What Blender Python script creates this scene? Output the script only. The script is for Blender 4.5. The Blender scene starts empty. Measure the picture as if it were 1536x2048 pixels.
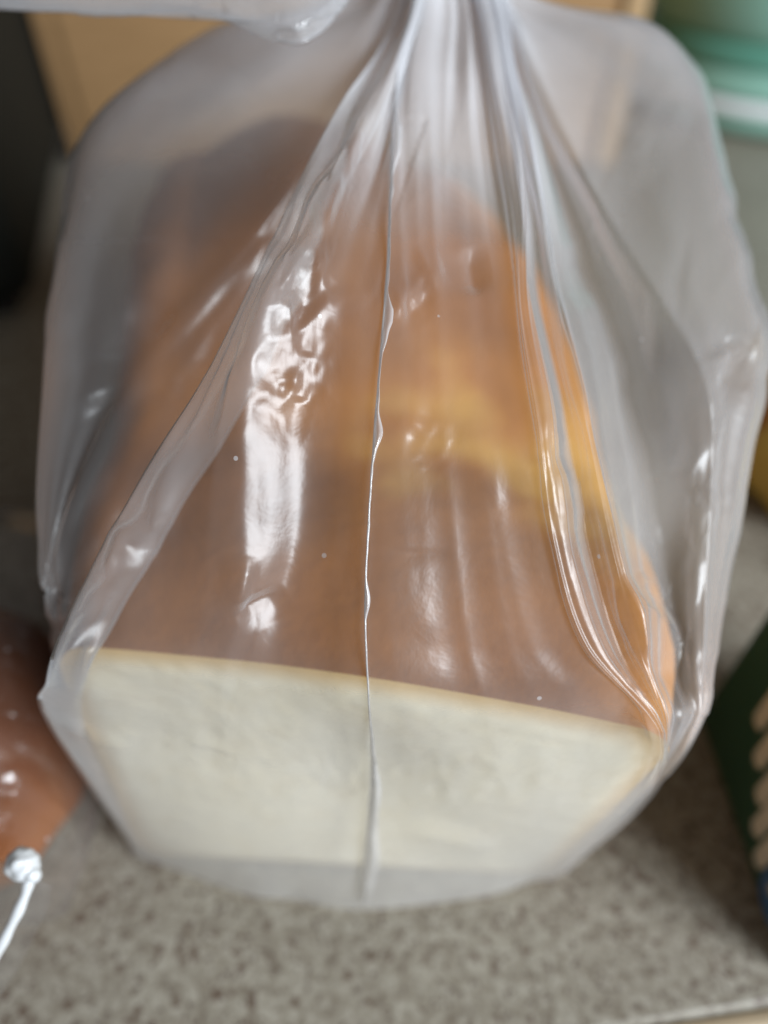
import bpy, bmesh, math, random
import numpy as np
from mathutils import Vector

sc = bpy.context.scene
R = math.radians
random.seed(4)

# ------------------------------------------------------------------ camera
PITCH = 46.3                     # degrees below the horizon
CAM = np.array((0.0, 0.0, 0.229))
TH, TW = 0.7212, 0.5409          # tan of half field of view (long side, short side)
cam_d = bpy.data.cameras.new('camera')
cam = bpy.data.objects.new('camera', cam_d)
sc.collection.objects.link(cam)
cam.location = CAM
cam.rotation_euler = (R(90 - PITCH), 0, 0)
cam_d.sensor_fit = 'VERTICAL'
cam_d.sensor_height = 36
cam_d.lens = 18 / TH
cam_d.clip_start = 0.005
cam_d.clip_end = 30
cam_d.dof.use_dof = True
cam_d.dof.focus_distance = 0.123
cam_d.dof.aperture_fstop = 4.6
sc.camera = cam

# ------------------------------------------------------------------ light
w = bpy.data.worlds.new('World'); sc.world = w; w.use_nodes = True
bg = w.node_tree.nodes['Background']
bg.inputs[0].default_value = (1.0, 0.98, 0.95, 1)
bg.inputs[1].default_value = 0.13

def area(name, loc, target, sx, sy, radiance, col):
    d = bpy.data.lights.new(name, 'AREA'); d.shape = 'RECTANGLE'
    d.size, d.size_y = sx, sy
    d.energy = radiance * math.pi * sx * sy
    d.color = col
    o = bpy.data.objects.new(name, d); sc.collection.objects.link(o)
    o.location = loc
    o.rotation_euler = (Vector(target) - Vector(loc)).to_track_quat('-Z', 'Y').to_euler()
    return o
area('window_light', (1.20, -0.82, 0.74), (0, 0.12, 0.08), 0.95, 0.85, 22.5, (0.87, 0.94, 1.0))

sc.view_settings.view_transform = 'Standard'
sc.view_settings.look = 'None'
sc.view_settings.exposure = 0.0
sc.view_settings.gamma = 1.0
sc.render.engine = 'CYCLES'
sc.cycles.transparent_max_bounces = 64
sc.cycles.max_bounces = 7
sc.cycles.diffuse_bounces = 3
sc.cycles.glossy_bounces = 3
sc.cycles.use_denoising = True
sc.cycles.sample_clamp_indirect = 4.0
sc.cycles.caustics_reflective = False
sc.cycles.caustics_refractive = False

# ------------------------------------------------------------------ helpers
cp, sp = math.cos(R(PITCH)), math.sin(R(PITCH))
FWD = np.array((0, cp, -sp)); DWN = np.array((0, -sp, -cp)); RGT = np.array((1.0, 0, 0))
def at(x, y, d):
    """point that stands d metres ahead of the lens plane on the sight line of photo point (x, y)"""
    u = (x - 768) / 768 * TW; v = (y - 1024) / 1024 * TH
    return CAM + d * (FWD + u * RGT + v * DWN)
def proj(p):
    q = p - CAM; d = q @ FWD
    return np.stack(((q @ RGT) / d / TW * 768 + 768, (q @ DWN) / d / TH * 1024 + 1024, d), -1)

def hash2(ix, iy, seed):
    h = (ix.astype(np.int64) * 374761393 + iy.astype(np.int64) * 668265263 + seed * 982451653) & 0x7fffffff
    h = ((h ^ (h >> 13)) * 1274126177) & 0x7fffffff
    return ((h ^ (h >> 16)) & 0xffffff) / float(0xffffff)
def gnoise(x, y, seed=0):
    ix, iy = np.floor(x), np.floor(y); fx, fy = x - ix, y - iy
    def g(a, b):
        t = hash2(ix + a, iy + b, seed) * 2 * math.pi
        return np.cos(t) * (fx - a) + np.sin(t) * (fy - b)
    sx, sy = fx * fx * fx * (fx * (fx * 6 - 15) + 10), fy * fy * fy * (fy * (fy * 6 - 15) + 10)
    return (g(0, 0) * (1 - sx) + g(1, 0) * sx) * (1 - sy) + (g(0, 1) * (1 - sx) + g(1, 1) * sx) * sy
def ridged(x, y, seed=0):
    return 1 - 2 * np.abs(gnoise(x, y, seed)) * 1.4
def facets(x, y, seed=0, tilt=1.0):
    """crumpled-film relief: tilted cells meeting in sharp creases"""
    ix, iy = np.floor(x), np.floor(y)
    best = np.full(x.shape, 1e9)
    for a in (-1, 0, 1):
        for b in (-1, 0, 1):
            cx, cy = ix + a, iy + b
            px, py = cx + hash2(cx, cy, seed), cy + hash2(cx, cy, seed + 1)
            tx, ty = hash2(cx, cy, seed + 2) - .5, hash2(cx, cy, seed + 3) - .5
            d = np.hypot(x - px, y - py)
            best = np.minimum(best, d * 0.55 + tilt * (tx * (x - px) + ty * (y - py)))
    return best
def sstep(a, b, x):
    t = np.clip((x - a) / (b - a), 0, 1); return t * t * (3 - 2 * t)
def blob(q, cx, cy, rx, ry):
    return np.exp(-((q[..., 0] - cx) / rx) ** 2 - ((q[..., 1] - cy) / ry) ** 2)

def link(name, me, mat, parent=None, smooth=True):
    o = bpy.data.objects.new(name, me); sc.collection.objects.link(o)
    if mat: me.materials.append(mat)
    if smooth:
        me.polygons.foreach_set('use_smooth', [True] * len(me.polygons))
    if parent: o.parent = parent
    return o
def grid_mesh(name, P, closed_u=False):
    """P: rows x columns x 3"""
    n, m = P.shape[:2]
    idx = np.arange(n * m).reshape(n, m)
    if closed_u: idx = np.concatenate((idx, idx[:, :1]), 1)
    f = np.stack((idx[:-1, :-1], idx[1:, :-1], idx[1:, 1:], idx[:-1, 1:]), -1).reshape(-1, 4)
    me = bpy.data.meshes.new(name)
    me.vertices.add(n * m); me.vertices.foreach_set('co', P.reshape(-1))
    me.loops.add(len(f) * 4); me.loops.foreach_set('vertex_index', f.reshape(-1))
    me.polygons.add(len(f))
    me.polygons.foreach_set('loop_start', np.arange(len(f)) * 4)
    me.update(calc_edges=True)
    return me
def normals(P, closed_u=False):
    if closed_u:
        du = np.roll(P, -1, 1) - np.roll(P, 1, 1)
    else:
        du = np.gradient(P, axis=1)
    dv = np.gradient(P, axis=0)
    n = np.cross(du, dv)
    return n / (np.linalg.norm(n, axis=-1, keepdims=True) + 1e-12)
def tag(o, label=None, cat=None, group=None, kind=None):
    for k, v in (('label', label), ('category', cat), ('group', group), ('kind', kind)):
        if v: o[k] = v
    return o
def empty(name, loc=(0, 0, 0)):
    o = bpy.data.objects.new(name, None); sc.collection.objects.link(o)
    o.empty_display_size = 0.02
    return o
def bmobj(name, bm, mat, parent=None, smooth=False):
    me = bpy.data.meshes.new(name); bmesh.ops.recalc_face_normals(bm, faces=bm.faces)
    bm.to_mesh(me); bm.free()
    return link(name, me, mat, parent, smooth)
def box_bm(x0, x1, y0, y1, z0, z1, bev=0.0, seg=2):
    bm = bmesh.new()
    v = [bm.verts.new(c) for c in ((x0,y0,z0),(x1,y0,z0),(x1,y1,z0),(x0,y1,z0),(x0,y0,z1),(x1,y0,z1),(x1,y1,z1),(x0,y1,z1))]
    for f in ((0,3,2,1),(4,5,6,7),(0,1,5,4),(1,2,6,5),(2,3,7,6),(3,0,4,7)): bm.faces.new([v[i] for i in f])
    if bev: bmesh.ops.bevel(bm, geom=bm.edges[:], offset=bev, segments=seg, profile=.5, affect='EDGES')
    return bm
def lathe(profile, cx, cy, n=96):
    t = np.linspace(0, 2 * math.pi, n, endpoint=False)
    P = np.array([[(cx + r * math.cos(a), cy + r * math.sin(a), z) for a in t] for r, z in profile])
    return P

# ------------------------------------------------------------------ materials
def mat_new(name):
    m = bpy.data.materials.new(name); m.use_nodes = True
    nt = m.node_tree; nt.nodes.clear()
    out = nt.nodes.new('ShaderNodeOutputMaterial')
    return m, nt, out
def nd(nt, typ, **kw):
    n = nt.nodes.new(typ)
    for k, v in kw.items():
        if k.startswith('i_'): n.inputs[int(k[2:]) if k[2:].isdigit() else k[2:].replace('_', ' ')].default_value = v
        else: setattr(n, k, v)
    return n
def math_n(nt, op, a, b=None, clamp=False):
    n = nt.nodes.new('ShaderNodeMath'); n.operation = op; n.use_clamp = clamp
    for i, s in enumerate((a, b)):
        if s is None: continue
        if isinstance(s, (int, float)): n.inputs[i].default_value = s
        else: nt.links.new(s, n.inputs[i])
    return n.outputs[0]
def ramp(nt, fac, stops):
    n = nt.nodes.new('ShaderNodeValToRGB'); e = n.color_ramp.elements
    while len(e) < len(stops): e.new(0.5)
    for k, (p, c) in enumerate(stops):
        e[k].position = p; e[k].color = (*c, 1)
    nt.links.new(fac, n.inputs[0])
    return n.outputs[0]
def mixc(nt, fac, a, b, mode='MIX'):
    n = nt.nodes.new('ShaderNodeMix'); n.data_type = 'RGBA'; n.blend_type = mode
    for s, i in ((fac, 0), (a, 6), (b, 7)):
        if hasattr(s, 'links'): nt.links.new(s, n.inputs[i])
        else: n.inputs[i].default_value = s if isinstance(s, (int, float)) else (*s, 1)
    return n.outputs[2]
def bump(nt, h, strength, dist):
    n = nd(nt, 'ShaderNodeBump'); n.inputs['Strength'].default_value = strength; n.inputs['Distance'].default_value = dist
    nt.links.new(h, n.inputs['Height']); return n.outputs[0]
def noise(nt, vec, scale, detail=3, rough=.5, dist=0):
    n = nd(nt, 'ShaderNodeTexNoise'); n.inputs['Scale'].default_value = scale
    n.inputs['Detail'].default_value = detail; n.inputs['Roughness'].default_value = rough; n.inputs['Distortion'].default_value = dist
    if vec: nt.links.new(vec, n.inputs['Vector'])
    return n.outputs['Fac']
def coords(nt): return nd(nt, 'ShaderNodeTexCoord').outputs['Object']
def principled(nt, out, col, rough=.5, nrm=None, **kw):
    p = nd(nt, 'ShaderNodeBsdfPrincipled')
    if hasattr(col, 'links'): nt.links.new(col, p.inputs['Base Color'])
    else: p.inputs['Base Color'].default_value = (*col, 1)
    if hasattr(rough, 'links'): nt.links.new(rough, p.inputs['Roughness'])
    else: p.inputs['Roughness'].default_value = rough
    if nrm: nt.links.new(nrm, p.inputs['Normal'])
    for k, v in kw.items(): p.inputs[k.replace('_', ' ')].default_value = v
    nt.links.new(p.outputs[0], out.inputs[0])
    return p

def film_material(name, haze=.16, rough=.31, tint=(.91, .915, .95), gain=1.6, bscale=90, bstr=.25, gather=False):
    """thin polythene: clear, a little milky, glossy on both sides (Schlick reflectance, haze grows with path length)"""
    m, nt, out = mat_new(name)
    co = coords(nt)
    h = noise(nt, co, bscale, 4, .55, .4)
    nb = bump(nt, h, bstr, .0012)
    geo = nd(nt, 'ShaderNodeNewGeometry')
    dot = nd(nt, 'ShaderNodeVectorMath', operation='DOT_PRODUCT')
    nt.links.new(nb, dot.inputs[0]); nt.links.new(geo.outputs['Incoming'], dot.inputs[1])
    f = math_n(nt, 'MAXIMUM', math_n(nt, 'ABSOLUTE', dot.outputs['Value']), .12)
    fr = math_n(nt, 'POWER', math_n(nt, 'SUBTRACT', 1.0, f), 5.0)
    fr = math_n(nt, 'ADD', math_n(nt, 'MULTIPLY', fr, .96), .04)
    fr = math_n(nt, 'MULTIPLY', fr, gain, True)
    patch = noise(nt, co, 22, 3, .6)
    hz0 = math_n(nt, 'MULTIPLY', math_n(nt, 'ADD', math_n(nt, 'MULTIPLY', patch, .7), .65), haze)
    if gather:          # close-packed pleats: more film in the same place
        ga = nd(nt, 'ShaderNodeAttribute', attribute_name='gather')
        hz0 = math_n(nt, 'MINIMUM', math_n(nt, 'MULTIPLY', hz0, math_n(nt, 'ADD', 1.0, ga.outputs['Fac'])), .8)
    clear = math_n(nt, 'POWER', math_n(nt, 'SUBTRACT', 1.0, hz0), math_n(nt, 'DIVIDE', 1.0, f))
    hz = math_n(nt, 'SUBTRACT', 1.0, clear)
    # a few dust specks and drops
    vor = nd(nt, 'ShaderNodeTexVoronoi'); vor.inputs['Scale'].default_value = 95; nt.links.new(co, vor.inputs['Vector'])
    sp_ = math_n(nt, 'LESS_THAN', vor.outputs['Distance'], .045)
    wn = nd(nt, 'ShaderNodeTexWhiteNoise'); nt.links.new(vor.outputs['Position'], wn.inputs['Vector'])
    sp_ = math_n(nt, 'MULTIPLY', sp_, math_n(nt, 'GREATER_THAN', wn.outputs['Value'], .62))
    hz = math_n(nt, 'MAXIMUM', hz, math_n(nt, 'MULTIPLY', sp_, .6))
    tr = nd(nt, 'ShaderNodeBsdfTransparent'); tr.inputs[0].default_value = (.985, .985, .98, 1)
    df = nd(nt, 'ShaderNodeBsdfDiffuse'); df.inputs[0].default_value = (*tint, 1)
    tl = nd(nt, 'ShaderNodeBsdfTranslucent'); tl.inputs[0].default_value = (*tint, 1)
    gl = nd(nt, 'ShaderNodeBsdfGlossy'); gl.inputs['Roughness'].default_value = rough
    for n in (df, tl, gl): nt.links.new(nb, n.inputs['Normal'])
    m1 = nd(nt, 'ShaderNodeMixShader'); m1.inputs[0].default_value = .5
    nt.links.new(df.outputs[0], m1.inputs[1]); nt.links.new(tl.outputs[0], m1.inputs[2])
    m2 = nd(nt, 'ShaderNodeMixShader'); nt.links.new(hz, m2.inputs[0])
    nt.links.new(tr.outputs[0], m2.inputs[1]); nt.links.new(m1.outputs[0], m2.inputs[2])
    m3 = nd(nt, 'ShaderNodeMixShader'); nt.links.new(fr, m3.inputs[0])
    g2 = nd(nt, 'ShaderNodeBsdfGlossy'); g2.inputs['Roughness'].default_value = .5
    nt.links.new(nb, g2.inputs['Normal'])
    gm = nd(nt, 'ShaderNodeMixShader'); gm.inputs[0].default_value = .25
    nt.links.new(gl.outputs[0], gm.inputs[1]); nt.links.new(g2.outputs[0], gm.inputs[2])
    nt.links.new(m2.outputs[0], m3.inputs[1]); nt.links.new(gm.outputs[0], m3.inputs[2])
    nt.links.new(m3.outputs[0], out.inputs[0])
    return m
M_film = film_material('clear_film', haze=.095, gather=True)
M_seal = film_material('sealed_film', haze=.42, rough=.12, bscale=200, tint=(.95, .94, .96), gain=3.0)
M_bead = film_material('welded_film', haze=.6, rough=.15, bscale=200, tint=(.97, .96, .97), gain=2.5)
M_tail = film_material('gathered_film', haze=.26, rough=.13, bscale=120)
M_film2 = film_material('second_film', haze=.02, rough=.14, bscale=70, bstr=.5)

def counter_material():
    m, nt, out = mat_new('speckled_laminate')
    co = coords(nt)
    n1 = noise(nt, co, 230, 5, .65); n4 = noise(nt, co, 12, 2)
    wob = nd(nt, 'ShaderNodeTexNoise'); wob.inputs['Scale'].default_value = 500; nt.links.new(co, wob.inputs['Vector'])
    ad = nd(nt, 'ShaderNodeVectorMath', operation='MULTIPLY_ADD'); ad.inputs[1].default_value = (.0022, .0022, .0022)
    nt.links.new(wob.outputs['Color'], ad.inputs[0]); nt.links.new(co, ad.inputs[2])
    def flecks(scale):
        v = nd(nt, 'ShaderNodeTexVoronoi'); v.inputs['Scale'].default_value = scale; nt.links.new(ad.outputs[0], v.inputs['Vector'])
        sx = nd(nt, 'ShaderNodeSeparateColor'); nt.links.new(v.outputs['Color'], sx.inputs[0])
        return sx.outputs[0], sx.outputs[1]
    a, a2 = flecks(500); b, b2 = flecks(880)
    c = ramp(nt, a, [(0, (.11, .082, .058)), (.12, (.17, .14, .105)), (.30, (.235, .205, .16)), (.60, (.29, .262, .21)), (.85, (.40, .37, .31))])
    c = mixc(nt, .45, c, ramp(nt, b, [(0, (.14, .105, .075)), (.3, (.23, .20, .155)), (.75, (.31, .28, .225)), (1, (.44, .41, .35))]))
    c = mixc(nt, math_n(nt, 'GREATER_THAN', a2, .94), c, (.10, .062, .042))
    c = mixc(nt, math_n(nt, 'GREATER_THAN', b2, .94), c, (.09, .060, .045))
    c = mixc(nt, .18, c, ramp(nt, n4, [(.35, (.18, .155, .12)), (.65, (.29, .265, .215))]))
    principled(nt, out, c, .42, bump(nt, n1, .08, .0003))
    return m
M_counter = counter_material()

def simple(name, col, rough=.5, var=.15, scale=40, bstr=.05, **kw):
    m, nt, out = mat_new(name); co = coords(nt)
    n = noise(nt, co, scale, 4, .6)
    c = mixc(nt, n, tuple(x * (1 - var) for x in col), tuple(min(1, x * (1 + var)) for x in col))
    principled(nt, out, c, rough, bump(nt, n, bstr, .001), **kw)
    return m
M_edge = simple('maple_edge', (.66, .53, .37), .45, .1, 60)
M_dark = simple('dark_enamel', (.016, .017, .014), .75, .2, 30, Specular_IOR_Level=.15)
M_dark2 = simple('dark_rubber', (.018, .018, .018), .6)
M_mint = simple('mint_glaze', (.27, .50, .41), .28, .06, 14, .03)
M_mintd = simple('deep_mint_glaze', (.12, .33, .25), .30, .06, 14, .03)
M_highlight = simple('painted_highlight', (.80, .81, .83), .25, .05)  # off-white colour standing in for the specular highlight on the dish ridge
M_green = simple('printed_green_card', (.022, .075, .045), .5, .15, 30)
M_beige = simple('printed_beige_card', (.68, .64, .56), .55, .1, 30)
M_blue = simple('printed_blue_card', (.05, .13, .28), .5, .15, 30)
M_pale = simple('printed_pale_card', (.42, .38, .34), .55, .1)
M_yellow = simple('yellow_wrapper', (.52, .36, .07), .35, .25, 55, .3)
M_amber = simple('amber_wrapper', (.36, .15, .03), .4, .2, 55, .2)
M_brown = simple('dark_brown_wrapper', (.10, .04, .02), .45, .2, 55, .2)

def cardboard():
    m, nt, out = mat_new('tan_cardboard'); co = coords(nt)
    mp = nd(nt, 'ShaderNodeMapping'); mp.inputs['Scale'].default_value = (6, 6, 90); nt.links.new(co, mp.inputs[0])
    n = noise(nt, mp.outputs[0], 3, 4, .6); n2 = noise(nt, co, 9, 2)
    c = ramp(nt, n, [(.3, (.30, .17, .07)), (.7, (.40, .235, .105))])
    c = mixc(nt, math_n(nt, 'MULTIPLY', n2, .3), c, (.26, .145, .06))
    principled(nt, out, c, .75, bump(nt, n, .1, .0006))
    return m
M_card = cardboard()
M_strip = simple('cut_cardboard', (.46, .30, .15), .7, .1, 60)

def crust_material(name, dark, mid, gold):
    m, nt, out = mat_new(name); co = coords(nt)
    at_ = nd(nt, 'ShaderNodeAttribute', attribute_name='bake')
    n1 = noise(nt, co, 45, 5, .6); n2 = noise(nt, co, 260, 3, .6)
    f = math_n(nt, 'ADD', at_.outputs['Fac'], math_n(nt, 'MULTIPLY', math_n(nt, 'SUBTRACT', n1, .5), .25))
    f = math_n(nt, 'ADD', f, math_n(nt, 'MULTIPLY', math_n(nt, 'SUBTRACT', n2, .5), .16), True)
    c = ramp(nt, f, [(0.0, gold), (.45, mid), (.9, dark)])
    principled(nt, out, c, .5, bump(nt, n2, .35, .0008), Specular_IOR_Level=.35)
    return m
M_crust = crust_material('baked_crust', (.275, .100, .023), (.45, .180, .040), (.66, .345, .080))
M_crust2 = crust_material('dark_baked_crust', (.12, .034, .008), (.20, .060, .013), (.30, .10, .02))
def crumb_material():
    m, nt, out = mat_new('milk_bread_crumb'); co = coords(nt)
    n1 = noise(nt, co, 120, 5, .65, .5); n2 = noise(nt, co, 420, 3, .6); n3 = noise(nt, co, 26, 2)
    c = ramp(nt, n1, [(.30, (.78, .67, .46)), (.46, (.87, .78, .58)), (.7, (.90, .83, .65))])
    c = mixc(nt, math_n(nt, 'MULTIPLY', n3, .35), c, (.72, .64, .44))
    at_ = nd(nt, 'ShaderNodeAttribute', attribute_name='rim')
    c = mixc(nt, at_.outputs['Fac'], c, (.62, .40, .15))
    principled(nt, out, c, .85, bump(nt, math_n(nt, 'ADD', n1, math_n(nt, 'MULTIPLY', n2, .4)), .12, .0012))
    return m
M_crumb = crumb_material()

# ------------------------------------------------------------------ countertop
ES = 0.125                                                   # slope of the front edge against the camera
def edge_y(x): return 0.0332 + (x - .082) * ES
def slab(name, y0, y1, z0, z1, mat, x0=-1.1, x1=1.1, bev=.003, parent=None):
    bm = bmesh.new()
    v = [bm.verts.new(c) for z in (z0, z1) for c in ((x0, edge_y(x0) + y0, z), (x1, edge_y(x1) + y0, z), (x1, edge_y(x1) + y1, z), (x0, edge_y(x0) + y1, z))]
    for f in ((0,3,2,1),(4,5,6,7),(0,1,5,4),(1,2,6,5),(2,3,7,6),(3,0,4,7)): bm.faces.new([v[i] for i in f])
    bmesh.ops.bevel(bm, geom=bm.edges[:], offset=bev, segments=2, profile=.5, affect='EDGES')
    return bmobj(name, bm, mat, parent)
counter = slab('countertop', 0, 1.5, -.038, 0, M_counter, bev=.0015)
tag(counter, 'grey-brown speckled laminate countertop', kind='structure')
trim = slab('edge_trim', -.022, -.0002, -.038, -.0006, M_edge, parent=counter)

# ------------------------------------------------------------------ bread loaf
FL, FR = np.array((-.0710, .0835)), np.array((.0580, .0625))      # cut face, top corners
BL_, BR_ = np.array((-.0728, .0735)), np.array((.0470, .0675))    # cut face, bottom corners
AX = np.array((-.115, .99)); AX = AX / np.linalg.norm(AX)
def section(n, W, H, rt, rb, dome):
    """open outline from the bottom left, over the top, to the bottom right; returns (s 0..1, z)"""
    pts = []
    def arc(cx, cz, r, a0, a1, k):
        for i in range(k + 1):
            a = R(a0 + (a1 - a0) * i / k); pts.append((cx + r * math.cos(a), cz + r * math.sin(a)))
    arc(rb, rb, rb, 270, 180, 8); arc(rt, H - rt, rt, 180, 90, 14)
    for i in range(1, 40):
        t = i / 40; x = rt + (W - 2 * rt) * t
        pts.append((x, H + dome * math.sin(math.pi * t)))
    arc(W - rt, H - rt, rt, 90, 0, 14); arc(W - rb, rb, rb, 0, -90, 8)
    p = np.array(pts); seg = np.r_[0, np.cumsum(np.hypot(*np.diff(p, axis=0).T))]
    q = np.linspace(0, seg[-1], n)
    return np.interp(q, seg, p[:, 0]) / W, np.interp(q, seg, p[:, 1])
def build_loaf(name, FL, FR, AX, length, hump, mat, label, z0=.003, H=.098, bulge=.004):
    t = empty(name)
    W = np.linalg.norm(FR - FL); n, L = 150, 120
    P = np.zeros((L, n, 3)); bake = np.zeros((L, n))
    ctr = (FL + FR) / 2
    for i in range(L):
        l = i / (L - 1)
        ll = length * (1 - (1 - l) ** 1.25)
        hh = hump(ll)
        e = max(0.0, (ll - length * .76) / (length * .24))
        k = math.sqrt(max(0.0, 1 - e ** 2.3)) if e < 1 else 0
        s, z = section(n, W, H + hh, .012 + .014 * float(sstep(.05, .16, ll)), .010, .004 + .012 * float(sstep(.08, .22, ll)))
        wb = 1 + bulge / W * 2 * math.sin(math.pi * min(1, ll / length))
        xs = (s - .5) * wb * np.where(s < .5, .66 + .34 * k, .50 + .50 * k) + np.clip(s - .5, 0, 1) * 2 * .13 * math.sin(math.pi * min(1, ll / length) ** .8)
        z = z * (.55 + .45 * k) if e > 0 else z
        zf = np.clip(z / H, 0, 1)[:, None]
        top = ctr + np.outer(xs, FR - FL); bot = (BL_ + BR_) / 2 + np.outer(xs, BR_ - BL_)
        xy = top * zf + bot * (1 - zf) + AX * ll
        P[i, :, :2] = xy; P[i, :, 2] = z0 + z
        gn = 1 + 1.2 * gnoise(s * 9 + 2, s * 0 + ll * 70, 6)
        gold = sum(w_ * np.exp(-((s - a_) / ra) ** 2 - ((ll - b_) / rb) ** 2) for a_, b_, ra, rb, w_ in
                   ((.60, .072, .09, .030, .75), (.84, .076, .11, .032, .8), (.72, .100, .08, .025, .45), (.42, .090, .07, .022, .35), (.52, .140, .10, .022, .3))) * np.clip(gn, .3, 1.3)
        bake[i] = .30 + .52 * sstep(.45, 1.0, z / H) + .08 * np.clip(hh / .01, -1, 1) - .88 * gold \
                  - .48 * sstep(.30, .47, s - .5) + .10 * sstep(.42, .5, .5 - s) + .16 * gnoise(s * 3 + 5, s * 0 + ll * 22, 12)
    wob = gnoise(P[..., 0] * 45, P[..., 1] * 45 + P[..., 2] * 30, 5) * .0016 + gnoise(P[..., 0] * 220, P[..., 1] * 220 + P[..., 2] * 90, 8) * .0003
    wob[0] *= .3
    P += normals(P) * wob[..., None] * -1
    P[..., 2] = np.maximum(P[..., 2], z0)
    c_ = P[-1].mean(0)                                  # round off the far end
    P = np.concatenate((P, [c_ + (P[-1] - c_) * f + np.array((AX[0], AX[1], 0)) * g for f, g in ((.9, .006), (.6, .013), (.25, .016), (0, .017))]))
    bake = np.concatenate((bake, np.repeat(bake[-1:], 4, 0)))
    me = grid_mesh('crust', P)
    a = me.attributes.new('bake', 'FLOAT', 'POINT'); a.data.foreach_set('value', bake.reshape(-1).astype(np.float32))
    link('crust', me, mat, t)
    # cut face: rings from the crust outline to the middle
    rim = P[0]; c = rim.mean(0); c[2] = z0 + H * .5
    K = 40; Q = np.zeros((K, n, 3)); rr = np.zeros((K, n))
    out_n = -np.array((AX[0], AX[1], 0))
    for k in range(K):
        f = k / (K - 1)
        Q[k] = rim * (1 - f) + c * f
        rr[k] = 1 - sstep(.0, .12, f)
    d = gnoise(Q[..., 0] * 130, Q[..., 2] * 130, 3) * .0003 + gnoise(Q[..., 0] * 420, Q[..., 2] * 420, 4) * .0005
    f = np.linspace(0, 1, K)[:, None]
    d = d * sstep(0, .06, f) + .0012 * sstep(0, .12, f)
    Q += d[..., None] * out_n
    me = grid_mesh('crumb', Q, closed_u=True)
    a = me.attributes.new('rim', 'FLOAT', 'POINT'); a.data.foreach_set('value', rr.reshape(-1).astype(np.float32))
    link('crumb', me, M_crumb, t)
    tag(t, label, 'bread')
    return t
def hump_main(l):
    return .004 * math.exp(-((l - .028) / .03) ** 2) - .005 * math.exp(-((l - .078) / .024) ** 2) + .023 * float(sstep(.085, .17, l))
build_loaf('bread_loaf', FL, FR, AX, .268, hump_main, M_crust, 'large cut white bread loaf with brown crust inside the clear bag')

# ------------------------------------------------------------------ clear bag round the loaf
def hermite(p0, p1, m0, m1, t):
    t = t[:, None, None]
    return (2*t**3 - 3*t**2 + 1) * p0 + (t**3 - 2*t**2 + t) * m0 + (-2*t**3 + 3*t**2) * p1 + (t**3 - t**2) * m1
def loft(C, crease, nu, nv, closed=True):
    """C: ribs x rows x 3 -> rows x columns x 3; crease[i] breaks the surface along rib i"""
    C = np.asarray(C, float); nr, nw = C.shape[:2]
    rows = []
    T = np.zeros_like(C)                       # tangents along each rib
    T[:, 1:-1] = (C[:, 2:] - C[:, :-2]) / 2; T[:, 0] = C[:, 1] - C[:, 0]; T[:, -1] = C[:, -1] - C[:, -2]
    t = np.linspace(0, 1, nv, endpoint=False)
    for j in range(nw - 1):
        rows.append(hermite(C[None, :, j], C[None, :, j+1], T[None, :, j], T[None, :, j+1], t))
    rows.append(C[None, :, -1])
    D = np.concatenate(rows, 0)                # rows x ribs x 3
    cols, upar = [], []
    t = np.linspace(0, 1, nu, endpoint=False)
    last = nr if closed else nr - 1
    for i in range(last):
        a, b = i, (i + 1) % nr
        pa, pb = D[:, a], D[:, b]
        prv = D[:, a - 1] if (closed or a > 0) else pa
        nxt = D[:, (b + 1) % nr] if (closed or b < nr - 1) else pb
        ma = (pb - pa) if crease[a] else (pb - prv) / 2
        mb = (pb - pa) if crease[b] else (nxt - pa) / 2
        # keep tangents short on uneven ribs
        L = np.linalg.norm(pb - pa, axis=-1, keepdims=True)
        for m_ in (ma, mb):
            k = np.linalg.norm(m_, axis=-1, keepdims=True); m_ *= np.minimum(1, 1.4 * L / (k + 1e-9))
        seg = hermite(pa[None], pb[None], ma[None], mb[None], t)
        cols.append(seg); upar.append(i + t)
    if not closed:
        cols.append(D[None, :, -1]); upar.append(np.array([nr - 1.0]))
    return np.concatenate(cols, 0).transpose(1, 0, 2), np.concatenate(upar)

ribs = []; crease = []; names = []
def rib(nm, cr, *pts, world=False):
    ribs.append([np.array(p) if world else at(*p) for p in pts]); crease.append(cr); names.append(nm)
N0 = -150
rib('L', 0, (800,N0,.178),(700,10,.188),(430,85,.186),(190,250,.180),(125,440,.168),(95,750,.157),(75,1125,.150),(92,1200,.153),(118,1300,.178),(160,1474,0.1930),(268,1710,0.2150))
rib('A', 1, (815,N0,.176),(775,0,.180),(715,125,.170),(640,285,.158),(500,480,.151),(275,742,.150),(120,1040,.146),(112,1190,.150),(118,1310,.168),(155,1484,0.1860),(272,1712,0.2140))
rib('G', 0, (830,N0,.178),(815,0,.181),(750,125,.171),(705,290,.160),(640,480,.153),(540,740,.147),(370,1010,.146),(240,1230,.143),(175,1340,.142),(175,1474,0.1680),(290,1713,0.2130))
rib('B', 1, (835,N0,.172),(800,0,.174),(735,112,.160),(648,262,.146),(556,450,.136),(425,722,.129),(245,1020,.1285),(130,1240,.130),(90,1360,.135),(98,1452,0.1540),(280,1716,0.2125))
rib('Fa', 0, (850,N0,.172),(838,0,.173),(785,130,.158),(690,300,.139),(560,520,.1215),(482,760,.1203),(462,1040,.1228),(450,1220,.1252),(395,1375,.134),(420,1545,0.1590),(496,1791,0.2070))
rib('Fb', 0, (858,N0,.171),(860,0,.173),(820,130,.160),(760,300,.144),(668,520,.1262),(632,760,.1256),(622,1030,.1283),(585,1200,.1300),(560,1385,.134),(550,1565,0.1580),(590,1800,.2065))
rib('S', 0,  (865,N0,.169),(835,0,.171),(797,150,.156),(784,380,.1385),(774,580,.1285),(755,850,.1238),(742,1090,.1230),(737,1250,.1242),(744,1410,.129),(748,1560,.157),(720,1820,.2050))
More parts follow.
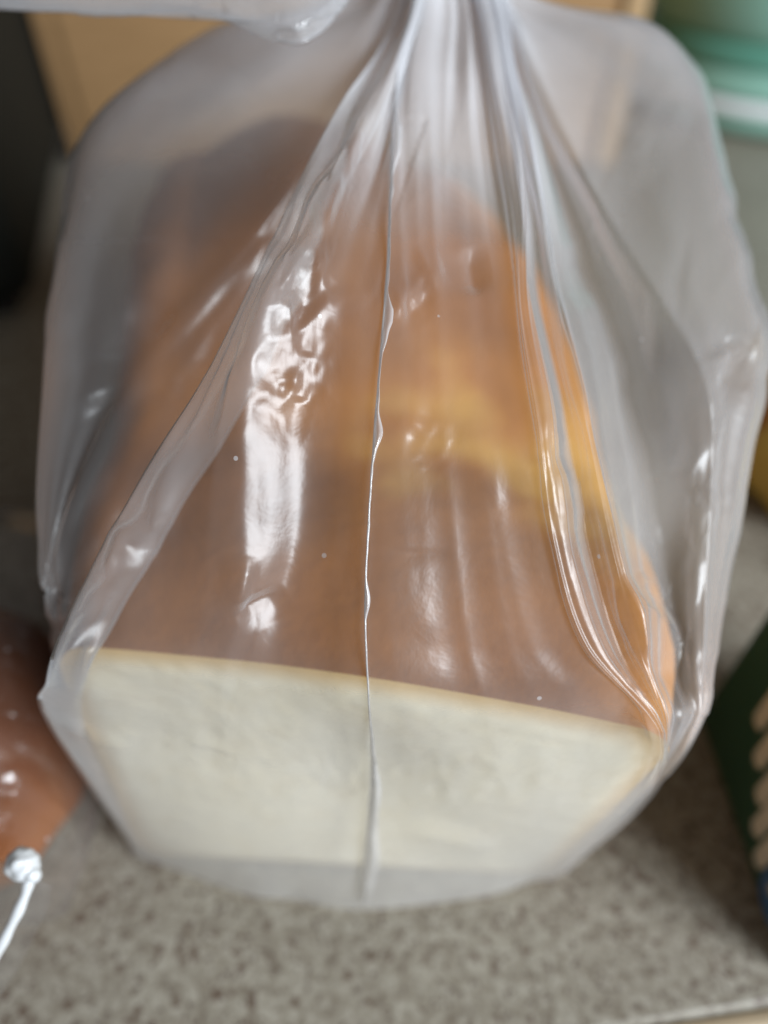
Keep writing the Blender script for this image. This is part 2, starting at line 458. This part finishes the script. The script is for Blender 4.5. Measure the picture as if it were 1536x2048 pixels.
rib('F2', 0, (885,N0,.169),(915,0,.171),(905,150,.157),(900,350,.1420),(905,600,.1315),(915,850,.1232),(930,1090,.1230),(945,1290,.1258),(970,1430,.130),(979,1590,0.1520),(968,1794,0.2070))
rib('D0', 0, (895,N0,.170),(945,0,.174),(960,150,.160),(985,390,.1455),(1010,620,.1318),(1048,850,.1212),(1084,1085,.1226),(1144,1290,.1262),(1240,1430,.1305),(1184,1620,0.1560),(1068,1762,0.2080))
rib('D', 1, (900,N0,.169),(962,0,.171),(988,150,.157),(1030,390,.1415),(1040,620,.1285),(1076,850,.1185),(1108,1085,.1208),(1172,1290,.1252),(1318,1470,.1300),(1267,1602,0.1530),(1104,1760,0.2075))
rib('D1', 0, (902,N0,.170),(968,0,.173),(995,150,.160),(1045,392,.1435),(1070,625,.1302),(1112,850,.1203),(1146,1086,.1226),(1210,1295,.1270),(1327,1471,.1304),(1274,1599,0.1540),(1108,1758,0.2080))
rib('DG', 0, (905,N0,.172),(975,0,.177),(1004,150,.167),(1060,395,.1540),(1090,630,.1440),(1134,850,.1345),(1176,1090,.1310),(1240,1300,.1315),(1330,1472,.1308),(1280,1596,0.1560),(1111,1756,0.2080))
rib('C', 1, (910,N0,.171),(986,0,.173),(1016,150,.161),(1075,400,.1455),(1122,640,.1372),(1172,850,.1310),(1224,1100,.1265),(1280,1305,.1275),(1333,1473,.1306),(1286,1594,0.1580),(1114,1754,0.2085))
rib('C1', 0, (912,N0,.173),(993,0,.176),(1026,150,.164),(1092,402,.1475),(1140,640,.1390),(1188,852,.1330),(1240,1102,.1280),(1295,1307,.1288),(1338,1474,.1310),(1294,1591,0.1610),(1117,1753,0.2088))
rib('CG', 0, (914,N0,.178),(1003,0,.184),(1045,150,.178),(1130,400,.1700),(1215,640,.1620),(1280,880,.1550),(1318,1110,.1470),(1348,1330,.1410),(1366,1464,.137),(1280,1596,0.1720),(1116,1752,0.2090))
rib('R1', 1, (916,N0,.176),(1012,0,.180),(1070,150,.172),(1190,400,.1580),(1320,605,.1490),(1395,728,.1450),(1424,850,.1440),(1412,1150,.1420),(1388,1454,.140),(1297,1588,0.1750),(1122,1749,0.2100))
rib('R', 0, (914,N0,.182),(1060,2,.190),(1280,40,.188),(1402,132,.184),(1442,255,.176),(1508,500,.171),(1538,745,.163),(1452,1180,.154),(1400,1440,.147),(1322,1571,0.1800),(1130,1746,0.2110))
rib('K1', 0, (900,N0,.186),(1022,0,.192),(1165,75,.225),(1260,185,.250),(1300,320,.262),(1320,500,.272),(1320,650,.280),(1310,800,.285),(1290,930,.290),(1262,1050,.290),(1240,1150,.290))
rib('K2', 0, (880,N0,0.190),(915,-20,0.195),(945,80,0.247),(960,190,0.287),(970,310,0.330),(975,410,0.350),(970,510,0.365),(965,600,0.375),(960,690,0.380),(950,780,0.385),(930,850,0.380))
rib('K3', 0, (840,N0,0.190),(800,-20,0.197),(690,60,0.250),(565,180,0.290),(505,300,0.330),(480,400,0.350),(470,500,0.365),(470,590,0.375),(470,680,0.380),(470,780,0.385),(470,850,0.380))
rib('K4', 0, (815,N0,.186),(740,0,.195),(540,105,.235),(320,255,.255),(240,430,.275),(218,600,.288),(215,720,.298),(220,850,.300),(225,950,.300),(230,1050,.300),(235,1150,.298))
ribs = np.array(ribs)
film, upar = loft(ribs, crease, 26, 40)
nrow, ncol = film.shape[:2]
vv = np.linspace(0, 10, nrow)[:, None] * np.ones((1, ncol))
uu = np.ones((nrow, 1)) * upar[None]
pq = proj(film)
nrm = normals(film, True)
toward = np.sign((nrm * (CAM - film)).sum(-1)[nrow // 3, int(5.5 * 26)])      # +: normal looks at the camera in front
nrm *= toward
crm = np.array(crease + [crease[0]])
near_crease = np.zeros_like(uu)
disp = np.zeros_like(uu)
# gathers that run out of the neck
nk = 1 - sstep(.6, 4.2, vv)
nr_ = len(ribs)
def per(f, seed):      # periodic noise round the bag
    a = uu / nr_ * 2 * math.pi
    return gnoise(np.cos(a) * f + 40 + vv * .13, np.sin(a) * f + 40 + seed * 17.3, seed)
disp += nk * (per(3.5, 1) * .0065 + per(7, 2) * .0026 + (1 - np.abs(per(9, 3)) * 3) * .0006)
# long soft draw lines down the panels
mid = sstep(1, 4, vv) * (1 - sstep(8.0, 9.5, vv))
calm = 1 - .75 * sstep(3, 4, uu) * (1 - sstep(12.8, 13.6, uu)) * sstep(2.5, 4.5, vv)
side = 1 - sstep(2.2, 3.2, uu) * (1 - sstep(12.5, 13.5, uu))
disp += calm * mid * (per(5, 4) * .0022 + (1 - np.abs(per(7, 5)) * 3.2) * .0009)
# slack billows, a light crumple everywhere
X, Y = pq[..., 0] / 100, pq[..., 1] / 100
disp += calm * sstep(.5, 2.5, vv) * gnoise(X * .55, Y * .35 + uu * .05, 6) * .0016
disp += calm * sstep(1, 3, vv) * (facets(X * .75 + .25 * Y, Y * .42, 11) - .3) * (.0016 + .0018 * side) * (.35 + .65 * sstep(-.1, .3, gnoise(X * .3, Y * .3, 21)))
# crushed spots
cr = blob(pq, 600, 560, 62, 110) + .9 * blob(pq, 585, 780, 75, 70) + .7 * blob(pq, 800, 600, 70, 80) + .7 * blob(pq, 860, 880, 60, 60) \
   + .9 * blob(pq, 700, 300, 45, 80) + .6 * blob(pq, 1400, 980, 70, 80) + .4 * blob(pq, 420, 690, 70, 60) + .5 * blob(pq, 1110, 900, 40, 60) + .7 * blob(pq, 130, 1200, 60, 60) + .9 * blob(pq, 1430, 740, 60, 60) + .5 * blob(pq, 330, 790, 70, 50) + .5 * blob(pq, 1320, 600, 40, 50) + .4 * blob(pq, 1290, 1360, 50, 60) + .5 * blob(pq, 300, 1050, 40, 90) + .35 * blob(pq, 900, 1560, 260, 60) + .35 * blob(pq, 330, 1500, 140, 60)
front = (uu < 16.6) | (uu > 20.6)
cr = np.clip(cr, 0, 1) * front
disp += cr * ((facets(X * 2.1 + .6 * Y, Y * 1.35 - .3 * X, 31) - .3) * .0042 + (facets(X * 4.6, Y * 3.1, 41) - .3) * .0011)
# sharp creases: straight ridges across the film, some where the photo shows them, the rest fanning from the neck
rng = np.random.RandomState(7)
segs = [(555,455,300,720,22,1.1), (300,720,130,830,26,.9), (240,1010,140,1150,24,1.0), (136,1150,104,1240,16,1.2), (470,1232,570,1180,22,-1.3), (500,1110,470,1232,26,.9),
        (1395,727,1472,703,18,1.6), (1420,735,1425,835,20,1.5), (1432,868,1372,985,22,1.2), (1372,985,1440,1040,18,1.2), (1320,600,1395,727,16,.9),
        (785,560,806,640,18,1.2), (806,640,872,578,16,-1.0), (872,578,835,490,18,.8), (640,1100,900,1110,14,-.6), (770,830,905,860,16,.8), (905,860,870,930,14,.8),
        (742,215,690,330,14,1.1), (690,330,640,480,16,1.2), (650,480,640,590,12,1.1), (640,590,590,660,12,-1.0), (600,740,560,830,14,1.2), (1120,640,1180,850,14,.8), (1180,850,1320,1440,16,.7),
        (1085,830,1112,1080,12,1.0), (1250,1415,1330,1472,12,1.2), (100,1440,260,1500,20,.9), (430,720,250,1010,18,.8), (350,900,320,1100,20,.7), (800,1650,1000,1700,26,.8), (180,1310,420,1350,22,.6)]
for _ in range(70):
    x0, y0 = rng.uniform(110, 1500), rng.uniform(200, 1500)
    a = math.atan2(y0 + 150, x0 - 880) + rng.normal(0, .45); L_ = rng.uniform(60, 260)
    w_ = .15 if 420 < x0 < 1150 and y0 > 500 else 1.0
    segs.append((x0, y0, x0 + L_ * math.cos(a), y0 + L_ * math.sin(a), rng.uniform(12, 34), w_ * rng.uniform(.4, 1.2) * rng.choice((-1, 1))))
for x0, y0, x1, y1, wd, am in segs:
    dx, dy = x1 - x0, y1 - y0; L_ = math.hypot(dx, dy); dx /= L_; dy /= L_
    al = (pq[..., 0] - x0) * dx + (pq[..., 1] - y0) * dy; ac = -(pq[..., 0] - x0) * dy + (pq[..., 1] - y0) * dx
    ends = np.clip(np.minimum(al, L_ - al) / (L_ * .3), 0, 1)
    disp += front * am * .0010 * (wd / 20) * ends * np.clip(1 - np.where(ac > 0, ac / (wd * 2.2), -ac / wd), 0, 1)
disp *= 1 - .75 * sstep(9.2, 10, vv)
for k_ in np.nonzero(crease)[0]:                       # the main fold edges stay taut
    disp *= 1 - .8 * np.exp(-((uu - k_) / .13) ** 2) * sstep(1.5, 3, vv)
disp *= 1 - .8 * np.exp(-((uu - 6) / .22) ** 2)
film0 = film.copy()
film = film + nrm * disp[..., None]
film[..., 2] = np.maximum(film[..., 2], .0012)
bag = empty('plastic_bag')
tag(bag, 'large clear plastic bag gathered at the neck, wrapped round the white loaf', 'plastic bag')
fme = grid_mesh('film', film, True)
ga = .9 * sstep(7.2, 8.4, vv) + .2 * sstep(8.6, 9.8, vv) + 11.0 * (1 - sstep(.6, 3.9, vv)) * (1.0 + .8 * np.clip(per(11, 7) + .2, 0, 1)) * (.35 + .65 * sstep(-.5, 1.5, np.minimum(uu - 2.5, 15 - uu)))
a_ = fme.attributes.new('gather', 'FLOAT', 'POINT'); a_.data.foreach_set('value', ga.reshape(-1).astype(np.float32))
link('film', fme, M_film, bag)

# heat-sealed seam that runs down the front as a narrow standing strip
ks = 6 * 26
def smooth1(a, k=61):
    ker = np.hanning(k + 2)[1:-1]; ker /= ker.sum()
    p = np.pad(a, ((k // 2, k // 2), (0, 0)), mode='edge')
    return np.stack([np.convolve(p[:, c], ker, 'valid') for c in range(a.shape[1])], -1)
line = smooth1(film0[int(.9 * 40):, ks]); ln = smooth1(nrm[int(.9 * 40):, ks])
m = len(line); yy = proj(line)[:, 1]
wpx = 3 + 15 * np.clip(gnoise(yy / 115, yy * 0 + 3.3, 9) * 2.4, 0, 1) ** 1.5 + 13 * sstep(1420, 1600, yy) + 5 * np.clip(gnoise(yy / 60, yy * 0 + 7.1, 10) * 1.6, 0, 1) * (yy < 1000)
wm = wpx / 768 * TW * proj(line)[:, 2]
K = 7; strip = np.zeros((m, K, 3))
wav = gnoise(yy / 45, yy * 0 + 1.7, 12) * .0007
for k in range(K):
    f = k / (K - 1)
    strip[:, k] = line + RGT * (wm * f - .0004 + .00012 * gnoise(yy / 40, yy * 0 + 5.5, 3))[:, None] + ln * (.0007 + .0011 * math.sin(f * 2.6) + wav * f)[:, None]
link('seam', grid_mesh('seam', strip), M_seal, bag)
# welded lip of the seam: a fine bead along its left edge
def tube(name, pts, rad, mat, parent=None, n=8):
    pts = np.asarray(pts, float); t = np.gradient(pts, axis=0); t /= np.linalg.norm(t, axis=1, keepdims=True) + 1e-12
    up = np.array((.3, -.5, .8)); a = np.cross(t, up); a /= np.linalg.norm(a, axis=1, keepdims=True) + 1e-12; b = np.cross(t, a)
    rad = np.broadcast_to(rad, (len(pts),))
    ang = np.linspace(0, 2 * math.pi, n, endpoint=False)
    P = pts[:, None] + rad[:, None, None] * (np.cos(ang)[None, :, None] * a[:, None] + np.sin(ang)[None, :, None] * b[:, None])
    return link(name, grid_mesh(name, P, True), mat, parent)
tube('seam_bead', strip[:, 0] + ln * .0002, .00017, M_bead, bag)

# loose end above the twist, thrown over to the left
tail_ribs = [
  [(850,-150,.172),(745,-60,.163),(690,20,.157),(612,97,.152),(515,73,.153),(425,45,.155),(250,34,.158),(20,24,.162),(-180,16,.168)],
  [(845,-165,.171),(735,-75,.160),(665,-5,.153),(604,56,.1485),(545,46,.150),(425,40,.1535),(250,30,.157),(20,20,.161),(-180,10,.167)],
  [(842,-175,.170),(725,-100,.159),(650,-35,.153),(580,0,.150),(500,5,.1515),(400,0,.153),(240,-10,.156),(10,-20,.160),(-180,-30,.166)],
  [(838,-190,.171),(715,-140,.161),(630,-100,.156),(540,-80,.154),(450,-75,.156),(360,-80,.157),(210,-90,.160),(0,-100,.164),(-180,-110,.170)],
  [(835,-200,.174),(700,-180,.168),(600,-160,.166),(500,-150,.166),(410,-145,.168),(320,-150,.168),(190,-160,.172),(-10,-165,.176),(-180,-170,.182)],
  [(845,-180,.177),(730,-110,.174),(650,-40,.170),(580,20,.166),(490,20,.165),(400,10,.166),(240,0,.168),(10,-10,.172),(-180,-20,.178)],
]
TC = np.array([[at(*p) for p in r_] for r_ in tail_ribs])
tail, tu = loft(TC, [1, 1, 0, 0, 1, 0], 26, 34)
tq = proj(tail); tn = normals(tail, True)
tx, ty = tq[..., 0] / 100, tq[..., 1] / 100
td = gnoise(tx * .6, ty * 1.4, 3) * .002 + (facets(tx * .9, ty * 1.2 + tx * .4, 14) - .3) * .0022 + (facets(tx * 2.6, ty * 2.4, 15) - .3) * .0007
td *= sstep(0, 40, np.arange(tail.shape[0]))[:, None]
tail = tail + tn * td[..., None]
link('loose_end', grid_mesh('loose_end', tail, True), M_tail, bag)

# ------------------------------------------------------------------ second, darker loaf in its own bag at the left
FL2, FR2 = np.array((-.205, .068)), np.array((-.091, .062))
def hump_small(l): return .004 * math.exp(-((l - .04) / .03) ** 2)
def loaf2():
    t = empty('bread_loaf')
    n, L = 90, 60
    P = np.zeros((L, n, 3)); bake = np.zeros((L, n))
    for i in range(L):
        a = math.pi * (i / (L - 1)); k = max(.02, math.sin(a)) ** .5
        s, z = section(n, .118, .066, .030, .014, .008)
        P[i, :, 0] = -.151 + (s - .5) * .118 * k
        P[i, :, 1] = .096 - .040 * math.cos(a)
        P[i, :, 2] = .003 + z * (.2 + .8 * k)
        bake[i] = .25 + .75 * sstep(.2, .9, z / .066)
    P += normals(P)[..., :] * (gnoise(P[..., 0] * 70, P[..., 1] * 70 + P[..., 2] * 50, 6) * -.002)[..., None]
    P[..., 2] = np.maximum(P[..., 2], .003)
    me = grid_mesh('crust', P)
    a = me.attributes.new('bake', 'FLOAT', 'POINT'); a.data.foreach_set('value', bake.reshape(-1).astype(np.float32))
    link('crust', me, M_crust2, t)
    tag(t, 'small dark reddish-brown loaf at the left edge, inside the knotted bag', 'bread')
loaf2()
bag2 = empty('plastic_bag')
tag(bag2, 'clear bag with a white knot at the lower left, round the dark brown loaf', 'plastic bag')
KN = at(45, 1728, .150)
def film2():
    n, L = 220, 220
    P = np.zeros((L, n, 3))
    for i in range(L):
        f = i / (L - 1)
        if f < .18:                                   # drawn up to the knot
            g = f / .18; k = .02 + .98 * g ** 1.2
        elif f > .8: g = (1 - f) / .2; k = .45 + .55 * math.sqrt(max(0, g))
        else: k = 1
        ang = np.linspace(0, 2 * math.pi, n, endpoint=False)
        ca, sa = np.cos(ang), np.sin(ang)
        x = -.150 + .068 * np.sign(ca) * np.abs(ca) ** .6
        z = .041 + .040 * np.sign(sa) * np.abs(sa) ** .6
        y = .054 + .105 * max(0, (f - .18) / .82)
        Q = np.stack((x, y + 0 * x, z), -1)
        c0 = np.array((-.150, y, .041))
        if f < .18:
            c = KN * (1 - g) + c0 * g
            P[i] = c + (Q - c0) * k
        else:
            P[i] = c0 + (Q - c0) * np.array((k ** .6, 1, k))
    nn = normals(P, True)
    fx = np.linspace(0, 9, n)[None] * np.ones((L, 1)); fy = np.linspace(0, 9, L)[:, None] * np.ones((1, n))
    amp = np.clip(np.linspace(-.9, 6, L), 0, 1)[:, None]
    a = np.linspace(0, 2 * math.pi, n, endpoint=False)[None] * np.ones((L, 1))
    P += nn * (amp * ((facets(fx * 1.2, fy * 1.1, 3) - .3) * .006 + (facets(fx * 3, fy * 3, 5) - .3) * .002
               + gnoise(np.cos(a) * 5 + 9, np.sin(a) * 5 + fy * .2, 2) * .005 * (1 - sstep(0, .35, fy / 9))))[..., None]
    P[..., 2] = np.maximum(P[..., 2], .0012)
    link('film', grid_mesh('film', P, True), M_film2, bag2)
film2()
m_, nt_, o_ = mat_new('knotted_film')
principled(nt_, o_, (.80, .82, .84), .18, bump(nt_, noise(nt_, coords(nt_), 160, 3), .3, .001), Transmission_Weight=.25)
M_knot = m_
kb = bmesh.new(); bmesh.ops.create_icosphere(kb, subdivisions=4, radius=1)
for v in kb.verts:
    p = np.array(v.co); r = 1 + .12 * float(gnoise(np.array([p[0] * 1.6 + 3]), np.array([p[1] * 1.6 + p[2]]), 4)[0]) * 2
    q = p * r * np.array((.0034, .0032, .0035)); v.co = Vector(KN + q)
bmobj('knot', kb, M_knot, bag2, True)
kb = bmesh.new(); bmesh.ops.create_icosphere(kb, subdivisions=3, radius=1)
for v in kb.verts: v.co = Vector(at(66, 1750, .149) + np.array(v.co) * np.array((.0016, .0016, .0022)))
bmobj('knot_loop', kb, M_knot, bag2, True)
tl = np.array([at(*p) for p in ((60,1755,.149),(52,1785,.1485),(35,1825,.148),(15,1865,.148),(-5,1905,.149),(-40,1970,.152),(-90,2060,.158))])
ti = np.linspace(0, len(tl) - 1, 60); tl = np.stack([np.interp(ti, np.arange(len(tl)), tl[:, k]) for k in range(3)], -1)
tube('twisted_end', tl, .0011 + .00012 * np.sin(np.linspace(0, 25, 60)), M_knot, bag2, 12)
# thin web of film beside the twisted end
wb = np.stack([tl + RGT * (f * .0030) - np.array((0, 0, 1)) * (f * .006) for f in np.linspace(0, 1, 6)], 1)
wb[..., 2] += gnoise(wb[..., 0] * 300, wb[..., 1] * 300, 4) * .002
link('end_film', grid_mesh('end_film', wb), M_film2, bag2)

# ------------------------------------------------------------------ things behind
bx = empty('cardboard_box')
tag(bx, 'tan cardboard box standing upright behind the bagged loaf', 'box')
bmobj('body', box_bm(-.258, .184, .620, .84, .001, .34, .002), M_card, bx)
bmobj('front_flap', box_bm(-.240, .165, .6162, .6185, .02, .33, .0008), M_card, bx)
bmobj('edge_strip', box_bm(.1745, .1895, .6135, .6195, .002, .338, .0015), M_strip, bx)

ap = empty('kitchen_appliance')
tag(ap, 'dark grey kitchen appliance at the upper left edge beside the cardboard box', 'appliance')
bmobj('housing', box_bm(-.42, 0, 0, .34, .012, .34, .018, 5), M_dark, ap, True)
for x in (-.38, -.03):
    bmobj('foot', box_bm(x - .012, x + .012, .02, .05, .0, .013, .002), M_dark2, ap)
bmobj('control_panel', box_bm(-.40, -.07, -.0045, .0005, .03, .11, .002), M_dark2, ap)
ap.location = (-.200, .372, 0); ap.rotation_euler = (0, 0, R(14))

ds = empty('mint_dish')
tag(ds, 'stack of mint green glazed dishes in the upper right corner', 'dishes')
CX, CY = .385, .800
def ring(name, prof, mat): link(name, grid_mesh(name, lathe(prof, CX, CY), True), mat, ds)
ring('lower_dish', [(.02,.001),(.128,.001),(.134,.004),(.1375,.010),(.138,.016),(.1365,.018)], M_mint)
ring('highlight_ring', [(.1365,.0175),(.1395,.0185),(.1405,.023),(.1395,.0275),(.1365,.0285)], M_highlight)  # highlight along the rounded ridge, painted in as an off-white band
ring('middle_dish', [(.1345,.028),(.1365,.030),(.1365,.042),(.1345,.046),(.131,.048),(.129,.051)], M_mint)
ring('upper_rim', [(.129,.050),(.1345,.053),(.136,.057),(.1355,.063),(.132,.066),(.127,.068)], M_mintd)
ring('upper_dish', [(.124,.067),(.129,.070),(.134,.078),(.138,.095),(.1405,.12),(.142,.16),(.140,.20),(.12,.215),(.02,.220)], M_mint)

# yellow packet at the right edge
pk = empty('food_packet')
tag(pk, 'plump yellow and amber packet lying at the right edge beside the bag', 'packet')
def pillow(name, cx, cy, cz, rx, ry, rz, mat, seed, rot=0, cut=None):
    n, L = 64, 40; P = np.zeros((L, n, 3))
    for i in range(L):
        a = math.pi * i / (L - 1) - math.pi / 2
        t = np.linspace(0, 2 * math.pi, n, endpoint=False)
        se = lambda q: np.sign(q) * np.abs(q) ** .75
        x = rx * max(1e-3, math.cos(a)) ** .6 * se(np.cos(t)); y = ry * max(1e-3, math.cos(a)) ** .6 * se(np.sin(t)); z = rz * math.sin(a) + 0 * t
        P[i] = np.stack((x, y, z), -1)
    P += normals(P, True) * (gnoise(P[..., 0] * 60 + seed, P[..., 1] * 60 + P[..., 2] * 40, seed) * .004)[..., None]
    c, s = math.cos(R(rot)), math.sin(R(rot))
    P = np.stack((P[..., 0] * c - P[..., 1] * s + cx, P[..., 0] * s + P[..., 1] * c + cy, P[..., 2] + cz), -1)
    P[..., 2] = np.maximum(P[..., 2], .001)
    link(name, grid_mesh(name, P, True), mat, pk)
pillow('lower_pouch', .206, .232, .018, .046, .035, .020, M_yellow, 3, 20)
pillow('band', .210, .262, .020, .047, .014, .022, M_amber, 5, 20)
pillow('upper_pouch', .216, .295, .018, .046, .035, .022, M_yellow, 7, 20)
pillow('sealed_end', .214, .190, .008, .040, .010, .008, M_brown, 9, 30)

# green carton at the lower right
ct = empty('printed_carton')
tag(ct, 'dark green printed carton with beige stripes and a blue panel at the lower right', 'carton')
X0 = .1092
bmobj('body', box_bm(X0, .165, .042, .120, .001, .095, .0025), M_green, ct)
def face_patch(name, yz, mat, off):
    """flat printed shape on the carton's side, outline in (y, z)"""
    bm = bmesh.new()
    a = [bm.verts.new((X0 - off, y, z)) for y, z in yz]; b = [bm.verts.new((X0 + .0006, y, z)) for y, z in yz]
    bm.faces.new(a); k = len(a)
    for i in range(k): bm.faces.new((a[i], a[(i + 1) % k], b[(i + 1) % k], b[i]))
    bmobj(name, bm, mat, ct)
def capsule(y0, z0, y1, z1, r):
    d = math.atan2(z1 - z0, y1 - y0); o = []
    for k in range(9): a = d + math.pi / 2 + math.pi * k / 8; o.append((y0 + r * math.cos(a), z0 + r * math.sin(a)))
    for k in range(9): a = d - math.pi / 2 + math.pi * k / 8; o.append((y1 + r * math.cos(a), z1 + r * math.sin(a)))
    return o
for y0, z0 in ((.0985, .038), (.0905, .030), (.0825, .0235), (.0765, .0150), (.0695, .0100)):
    face_patch('printed_stripe', capsule(y0, z0, y0 + .002, .088, .0026), M_beige, .0004)
face_patch('printed_panel', capsule(.0575, .0115, .0565, .084, .0085), M_blue, .0007)
face_patch('printed_mark', capsule(.0605, .0125, .0600, .018, .0018), M_pale, .0010)
